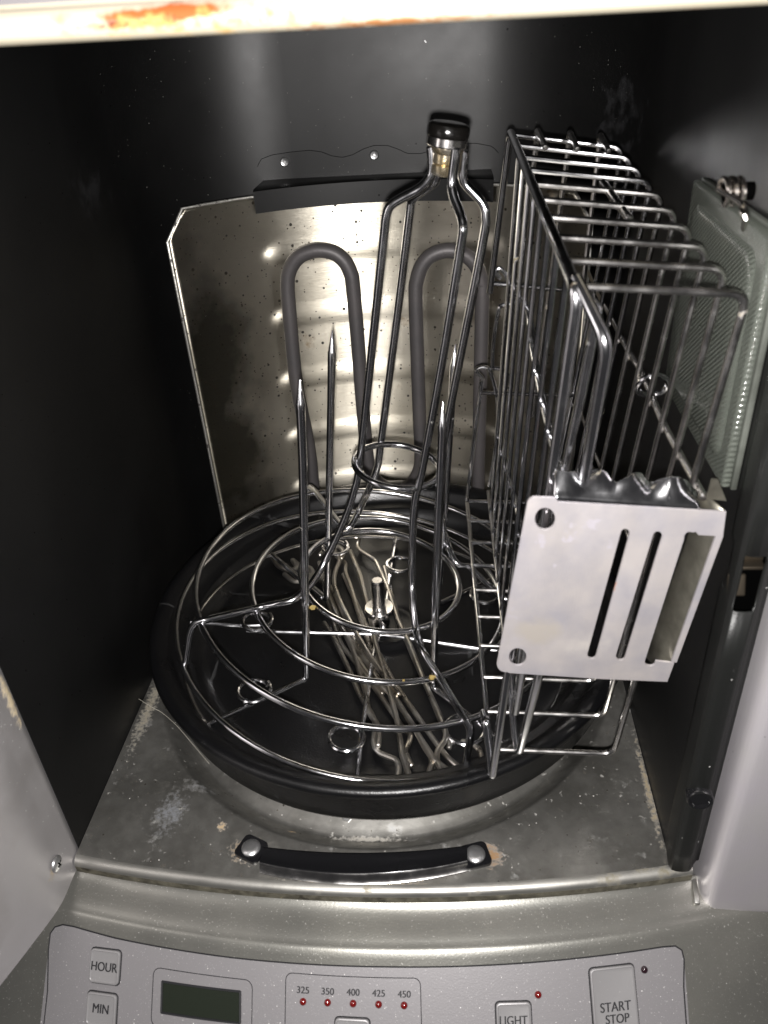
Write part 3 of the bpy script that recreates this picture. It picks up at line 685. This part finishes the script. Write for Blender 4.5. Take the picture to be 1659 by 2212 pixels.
for c, rr in (((549, 1496), .0085), ((748, 1598), .0085), ((1004, 1580), .0100), ((1046, 1288), .0085), ((864, 1222), .0085), ((556, 1345), .0085), ((1108, 1404), .0085), ((725, 1186), .0085)): eyelet(c, rr)
def cross(pts, rad=.0016): MB().tube(fillet([Pt(*q) for q in pts], .006), rad, 10).obj('cross_wire', chrome, spk)
cross([(412, 1344), (536, 1352), (584, 1350)]); cross([(533, 1362), (560, 1364), (800, 1370), (838, 1372), (1040, 1402), (1190, 1420)])
cross([(770, 1708), (779, 1590), (784, 1560), (806, 1420), (817, 1372)]); cross([(856, 1158), (845, 1215), (838, 1280), (828, 1370)])
cross([(696, 1292), (640, 1244), (588, 1198)], .0018)

# ================================================================== SKEWERS lying in the pan
SK = [
 # label, layer z, points
 ('skewer with its shaft furthest left in the pile, front end cranked twice', .0120, [(700, 1345), (722, 1380), (754, 1446), (779, 1506), (800, 1536), (812, 1562), (806, 1600), (811, 1618), (822, 1628), (856, 1641), (862, 1655), (860, 1680)]),
 ('skewer just right of the leftmost shaft, with a plain kinked front end', .0155, [(690, 1215), (712, 1290), (739, 1356), (757, 1385), (776, 1448), (790, 1494), (797, 1542), (816, 1564), (820, 1590), (817, 1612)]),
 ('skewer passing left of the centre post to a pale flattened front tip', .0190, [(757, 1190), (778, 1242), (803, 1345), (812, 1392), (831, 1455), (857, 1552), (866, 1608), (868, 1630), (885, 1678)]),
 ('skewer with a round hooked back end behind the centre post', .0150, [(775, 1168), (772, 1180), (778, 1190), (800, 1204), (812, 1212), (835, 1262), (862, 1344), (883, 1385), (903, 1438), (926, 1494), (950, 1545), (964, 1585), (960, 1602), (944, 1622), (943, 1645), (955, 1664), (966, 1672)]),
 ('skewer right of the centre post, its straight shaft furthest right in the pile', .0115, [(830, 1225), (862, 1344), (870, 1364), (893, 1420), (922, 1484), (945, 1540), (966, 1590), (972, 1600), (970, 1616)]),
 ('skewer running most diagonally under the others to an angled crank at the front', .0120, [(742, 1365), (757, 1386), (797, 1436), (824, 1482), (845, 1500), (889, 1560), (920, 1620), (935, 1640), (925, 1675), (916, 1684)]),
 ('skewer lying lowest in the pile, ending in a crank at the middle front', .0090, [(700, 1265), (735, 1390), (780, 1446), (834, 1520), (872, 1575), (888, 1588), (885, 1600), (876, 1620), (880, 1638), (890, 1655)]),
 ('skewer with a wavy back end just left of the centre post', .0145, [(722, 1182), (728, 1205), (748, 1216), (745, 1235), (756, 1262), (770, 1310), (800, 1400), (850, 1500), (905, 1590), (938, 1640), (956, 1655), (985, 1676)]),
 ('skewer with a curled open hook at the right front near the pan rim', .0110, [(742, 1240), (800, 1372), (850, 1474), (890, 1530), (938, 1600), (970, 1640), (1000, 1665), (1020, 1672), (1036, 1662), (1042, 1640), (1036, 1618), (1015, 1604), (998, 1602)]),
]
sk0 = 'metal skewers piled in the pan'
for lb, z, pp2 in SK:
    z = .0248 + (z - .009) * .7
    t = thing('skewer', 'steel ' + lb, 'skewer', sk0)
    MB().tube(fillet([Pz(x, y, z + .001 * (i % 2)) for i, (x, y) in enumerate(pp2)], .006, 4), .0017, 10).obj('shaft', skewer_m, t)
# the piled eye ends at the back left
HK = [([(590, 1205), (600, 1222), (624, 1232), (640, 1226), (632, 1210), (648, 1222)], .0265), ([(614, 1240), (636, 1256), (662, 1252), (676, 1240), (668, 1226), (650, 1236)], .029), ([(690, 1200), (706, 1186), (730, 1180), (742, 1192), (738, 1206), (733, 1212)], .033)]
for i, (pp2, z) in enumerate(HK):
    t = thing('skewer', 'steel skewer with bent eye end at back left, ' + ('nearest the left pan rim' if i == 0 else 'just below the leftmost eye' if i == 1 else 'curled beside the tall left prong'), 'skewer', sk0)
    tail = [(700 + 12 * i, 1262 + 4 * i), (760 + 14 * i, 1400), (826 + 18 * i, 1500)]
    MB().tube(spline([Pz(x, y, z) for x, y in pp2] + [Pz(x, y, z - .001 * k) for k, (x, y) in enumerate(tail)], 6), .0018, 10).obj('shaft', skewer_m, t)

# ================================================================== TALL WIRE BASKET
bk = thing('wire_basket', 'tall narrow chrome wire basket standing upright, leaning on the pan rim, with slotted end plate', 'basket')
NTR, NBR, NTL, NBL = Py(1616, 636, .0113), Py(1325, 1628, .0286), Py(1252, 618, .0092), Py(1060, 1618, .0265)
FTL, FTR, FBL = Py(1112, 292, .2333), Py(1345, 320, .2354), Py(1009, 1082, .2506)
FBR = FBL + (NBR - NBL) * .98
NB2, FB2 = Py(1115, 1611, .028), Py(1055, 1062, .2506)      # foot rail of the left lid
L = lambda a, b, t: a + (b - a) * t
PLF = plane3(NTL, FTL, NB2); PRF = plane3(NTR, FTR, NBR)
NBAR = 10
for i in range(NBAR):
    t = i / (NBAR - 1)
    pts = [L(FTL, NTL, t), L(FTR, NTR, t), L(FBR, NBR, t), L(FBL, NBL, t)]
    MB().tube(fillet(pts, .0065, 6), .00148, 10).obj('cross_wire', chrome_dull if i > 3 else chrome, bk)
    if 0 < i < NBAR - 1:
        a, b = L(FTL, NTL, t), L(FB2, NB2, t)
        MB().tube([a + Vector((0, 0, -.001)), b], .0013, 10).obj('side_wire', chrome, bk)
rail = lambda pts, rad=.0020, name='rail', m=chrome: MB().tube(pts, rad, 12).obj(name, m, bk)
# top left rail running forward and the two near uprights that bend from it
offn = Vector((-.0012, 0, .0010))
tl0 = FTL + offn; RA = Py(1241, 622, .0040)
rail(fillet([Py(1058, 632, .243), Py(1102, 283, .236), Py(1241, 617, .0035), Py(1245, 655, .0015), Py(1186, 1066, .0090), Py(1127, 1454, .022), Py(1113, 1538, .026)], .006), .0022)
rail(fillet([Py(1244, 600, .006), Py(1312, 742, -.012), Py(1258, 1060, .0085), Py(1165, 1456, .016), Py(1121, 1628, .025), Py(1112, 1590, .03), Py(1103, 1452, .045)], .006), .0022)
rail(fillet([Py(1262, 640, .01), Py(1292, 664, .006), Py(1250, 881, .012), Py(1217, 1030, .016), Py(1160, 1250, .022)], .005), .0018)
rail(fillet([Py(1140, 1160, .012), Py(1097, 1452, .012), Py(1063, 1679, .012), Py(1050, 1560, .022), Py(1044, 1538, .03)], .003), .0021)
# bottom rails
rail(fillet([FBL + Vector((0, 0, -.001)), NBL + Vector((0, 0, -.001)), Py(1061, 1676, .0135)], .003), .0017)
rail([FB2, NB2], .0016)
# lid rails on the left face, with latch hooks
rail(spline([Py(1118, 640, .238)] + [PLF(x, y, -.002) for x, y in ((1140, 664), (1153, 764), (1176, 879), (1212, 1030))], 6), .0017)
rail(spline([PLF(x, y, -.003) for x, y in ((1060, 803), (1074, 856), (1080, 945), (1096, 1015), (1118, 1099), (1126, 1160))], 6), .0017)
YF = .243
fp = lambda pts, n=4: fillet([Py(x, y, YF) for x, y in pts], .004, n)
hk = lambda pts, rad=.0015: MB().tube(spline([Py(x, y, YF) for x, y in pts], 5), rad, 10).obj('latch_hook', chrome, bk)
hk([(1063, 795), (1066, 740), (1076, 676), (1084, 660), (1106, 656), (1118, 646), (1114, 636), (1102, 640)])
hk([(1102, 640), (1100, 620), (1092, 592), (1080, 580), (1072, 586), (1076, 596), (1080, 602)])
hk([(1040, 828), (1042, 818), (1032, 806), (1030, 798), (1042, 793), (1054, 796), (1062, 810), (1074, 856)])
hk([(1062, 795), (1082, 797), (1094, 806), (1096, 818), (1088, 860), (1074, 950), (1057, 1050)])
MB().tube(fp([(1040, 825), (1037, 850), (1020, 985), (1009, 1082)]), .0016, 10).obj('end_wire', chrome, bk)
MB().tube(fp([(1063, 612), (1245, 628)]), .0015, 10).obj('end_wire', chrome, bk)
MB().tube(fp([(1038, 848), (1240, 854)]), .0015, 10).obj('end_wire', chrome, bk)
# far end: uprights whose tips bend over the top toward the front
for (x0, y0), (x1, y1), (xb, yb) in (((1160, 286), (1178, 318), (1080, 900)), ((1230, 290), (1247, 322), (1150, 900)), ((1296, 296), (1315, 326), (1225, 900))):
    MB().tube(fillet([Py(xb, yb, .25), Py(x0 - 2, y0 + 30, .242), Py(x0, y0 - 6, .240), Py(x1, y1, .205)], .004), .0017, 10).obj('end_wire', chrome_dull, bk)
MB().tube([Py(1302, 395, .150), Py(1359, 472, .098)], .0019, 12).obj('tip_rod', chrome_dull, bk)
# rails on the right face with the round eye
rail(spline([PRF(x, y, -.003) for x, y in ((1262, 560), (1291, 630), (1326, 695), (1356, 755), (1386, 804), (1414, 870), (1441, 930), (1507, 1050), (1520, 1074))], 3), .0017, m=chrome_dull)
rail(spline([PRF(x, y, -.003) for x, y in ((1245, 850), (1258, 897), (1288, 984), (1320, 1060), (1360, 1160))], 3), .0016, m=chrome_dull)
ec = PRF(1410, 833, -.005); ea = (NTR - FTR).normalized(); eb = (NBR - NTR).normalized()
MB().tube([ec + (Vector((1, 0, 0)) * math.cos(math.radians(a)) + Vector((0, -.45, 1)).normalized() * math.sin(math.radians(a))) * .0072 for a in range(0, 360, 12)], .0016, 10, closed=True).obj('eye', chrome, bk)
# slotted end plate: outline with holes cut as geometry
pa, pb, pcc = Py(1139, 1076, .0015), Py(1560, 1099, .0035), Py(1075, 1440, .009)
PP = plane3(pa, pb, pcc); pn = (pb - pa).cross(pcc - pa).normalized(); pn = pn if pn.y < 0 else -pn
def arc(cx2, cy2, rx, ry, a0, a1, n=8): return [(cx2 + rx * math.cos(math.radians(a0 + (a1 - a0) * k / n)), cy2 + ry * math.sin(math.radians(a0 + (a1 - a0) * k / n))) for k in range(n + 1)]
outer = arc(1156, 1090, 18, 18, 180, 270) + [(1200, 1074), (1205, 1083), (1510, 1101), (1568, 1104), (1561, 1157), (1508, 1154), (1502, 1147)] + arc(1489, 1160, 12, 13, -60, -190, 8) + [(1436, 1290), (1393, 1424)] + arc(1404, 1428, 12, 9, 170, 40, 5) + [(1416, 1426), (1456, 1431), (1441, 1471), (1300, 1465), (1100, 1452)] + arc(1092, 1432, 19, 18, 80, 180)
def slot(x0, y0, x1, y1, w):
    dx, dy = x1 - x0, y1 - y0; l = math.hypot(dx, dy); ux, uy = dx / l, dy / l; px_, py_ = -uy, ux; a0 = math.degrees(math.atan2(py_, px_)); out = []
    for k in range(9): a = math.radians(a0 + 180 * k / 8); out.append((x0 + w * math.cos(a), y0 + w * math.sin(a)))
    for k in range(9): a = math.radians(a0 + 180 + 180 * k / 8); out.append((x1 + w * math.cos(a), y1 + w * math.sin(a)))
    return out
holes = [arc(1177, 1119, 22, 24, 0, 348, 29), arc(1118, 1417, 19, 19, 0, 348, 29), slot(1350, 1150, 1278, 1412, 9.5), slot(1420, 1156, 1340, 1415, 10)]
def plate_with_holes(name, outer, holes, m, parent, thick=.0011):
    bm = bmesh.new()
    def loop(pts):
        vs_ = [bm.verts.new(PP(x, y)) for x, y in pts]
        return [bm.edges.new((vs_[i], vs_[(i + 1) % len(vs_)])) for i in range(len(vs_))]
    es = loop(outer)
    for h in holes: es += loop(h)
    bmesh.ops.triangle_fill(bm, use_beauty=True, use_dissolve=False, edges=es, normal=pn)
    me = bpy.data.meshes.new(name); bm.to_mesh(me); bm.free(); me.materials.append(m)
    o = bpy.data.objects.new(name, me); link(o, parent)
    md = o.modifiers.new('thickness', 'SOLIDIFY'); md.thickness = thick; md.offset = 0
    bv = o.modifiers.new('edge', 'BEVEL'); bv.width = .00025; bv.segments = 2; bv.limit_method = 'ANGLE'
    return o
plate_with_holes('end_plate', outer, holes, plate_m, bk)
PB = lambda x, y, o: PP(x, y) - pn * o
# rolled top flange with wavy teeth
base_ = [(1198 + (1512 - 1198) * k / 40, 1080 + (1101 - 1080) * k / 40) for k in range(41)]
def wave(px_):
    pts_ = [(1195, 1035), (1205, 1030), (1250, 1032), (1262, 1044), (1275, 1040), (1300, 1032), (1318, 1037), (1325, 1052), (1335, 1055), (1350, 1048), (1375, 1040), (1398, 1043), (1405, 1060), (1415, 1062), (1430, 1052), (1450, 1042), (1475, 1044), (1495, 1058), (1512, 1080)]
    for (a, b), (c, e) in zip(pts_, pts_[1:]):
        if a <= px_ <= c: return b + (e - b) * (px_ - a) / (c - a)
    return pts_[-1][1]
rows = [[PB(x, y + 2, -.0004) for x, y in base_], [PB(x, y - 8, .0006) + Vector((0, 0, 0)) for x, y in base_], [PB(x, y - 13, .0028) for x, y in base_], [PB(x, min(wave(x), y - 15), .0050 + .0016 * math.sin(x * .055)) for x, y in base_]]
strip_obj('wavy_flange', rows, chrome, bk, .0008, auto=60)
sv = [(1548, 1150), (1562, 1156), (1461, 1430), (1450, 1428)]
MB().add([PB(x, y, -.0004) for x, y in sv] + [PB(x, y, .0007) for x, y in sv], [(0, 1, 2, 3), (7, 6, 5, 4), (0, 4, 5, 1), (1, 5, 6, 2), (2, 6, 7, 3), (3, 7, 4, 0)]).obj('edge_strip', plate_m, bk, smooth=False)
# right side flange going back, and the pointed tab
q = [(1568, 1104), (1561, 1157), (1456, 1431), (1441, 1470)]
rows = [[PB(x, y, .0012) for x, y in q], [PB(x, y, .0012) + Vector((-.0060, .014, .001)) for x, y in q]]
strip_obj('side_flange', rows, plate_edge_m, bk, .0010)
tb = MB(); tb.add([PB(1534, 1094, .006), PB(1546, 1052, .006), PB(1560, 1054, .006), PB(1578, 1099, .006)], [(0, 1, 2, 3)])
o = tb.obj('pointed_tab', plate_edge_m, bk, smooth=False); md = o.modifiers.new('thickness', 'SOLIDIFY'); md.thickness = .001

# small baked-on crumbs
random.seed(3)
def crumb(p, s_, parent):
    bm = bmesh.new(); bmesh.ops.create_icosphere(bm, subdivisions=1, radius=s_)
    for v in bm.verts: v.co = v.co * random.uniform(.7, 1.3) + p
    me = bpy.data.meshes.new('crumb'); bm.to_mesh(me); bm.free(); me.materials.append(crumb_m)
    link(bpy.data.objects.new('crumb', me), parent)
for x, y, h, s_ in ((675, 1312, 0, .0020), (933, 1463, -.009, .0018), (948, 1459, -.009, .0013), (872, 1470, -.009, .0010)): crumb(Ph(x, y, h + .001), s_, stand)

hair = MB().tube(spline([Pz(x, y, z) for x, y, z in ((300, 1510, .056), (329, 1528, .056), (352, 1541, .054), (384, 1570, .055), (420, 1612, .054), (452, 1650, .056))], 6), .00012, 5).obj('hair', mat('pale_hair', (.35, .33, .28), .5), None)
hair['label'] = 'single thin pale hair lying across the left pan rim'; hair['category'] = 'hair'
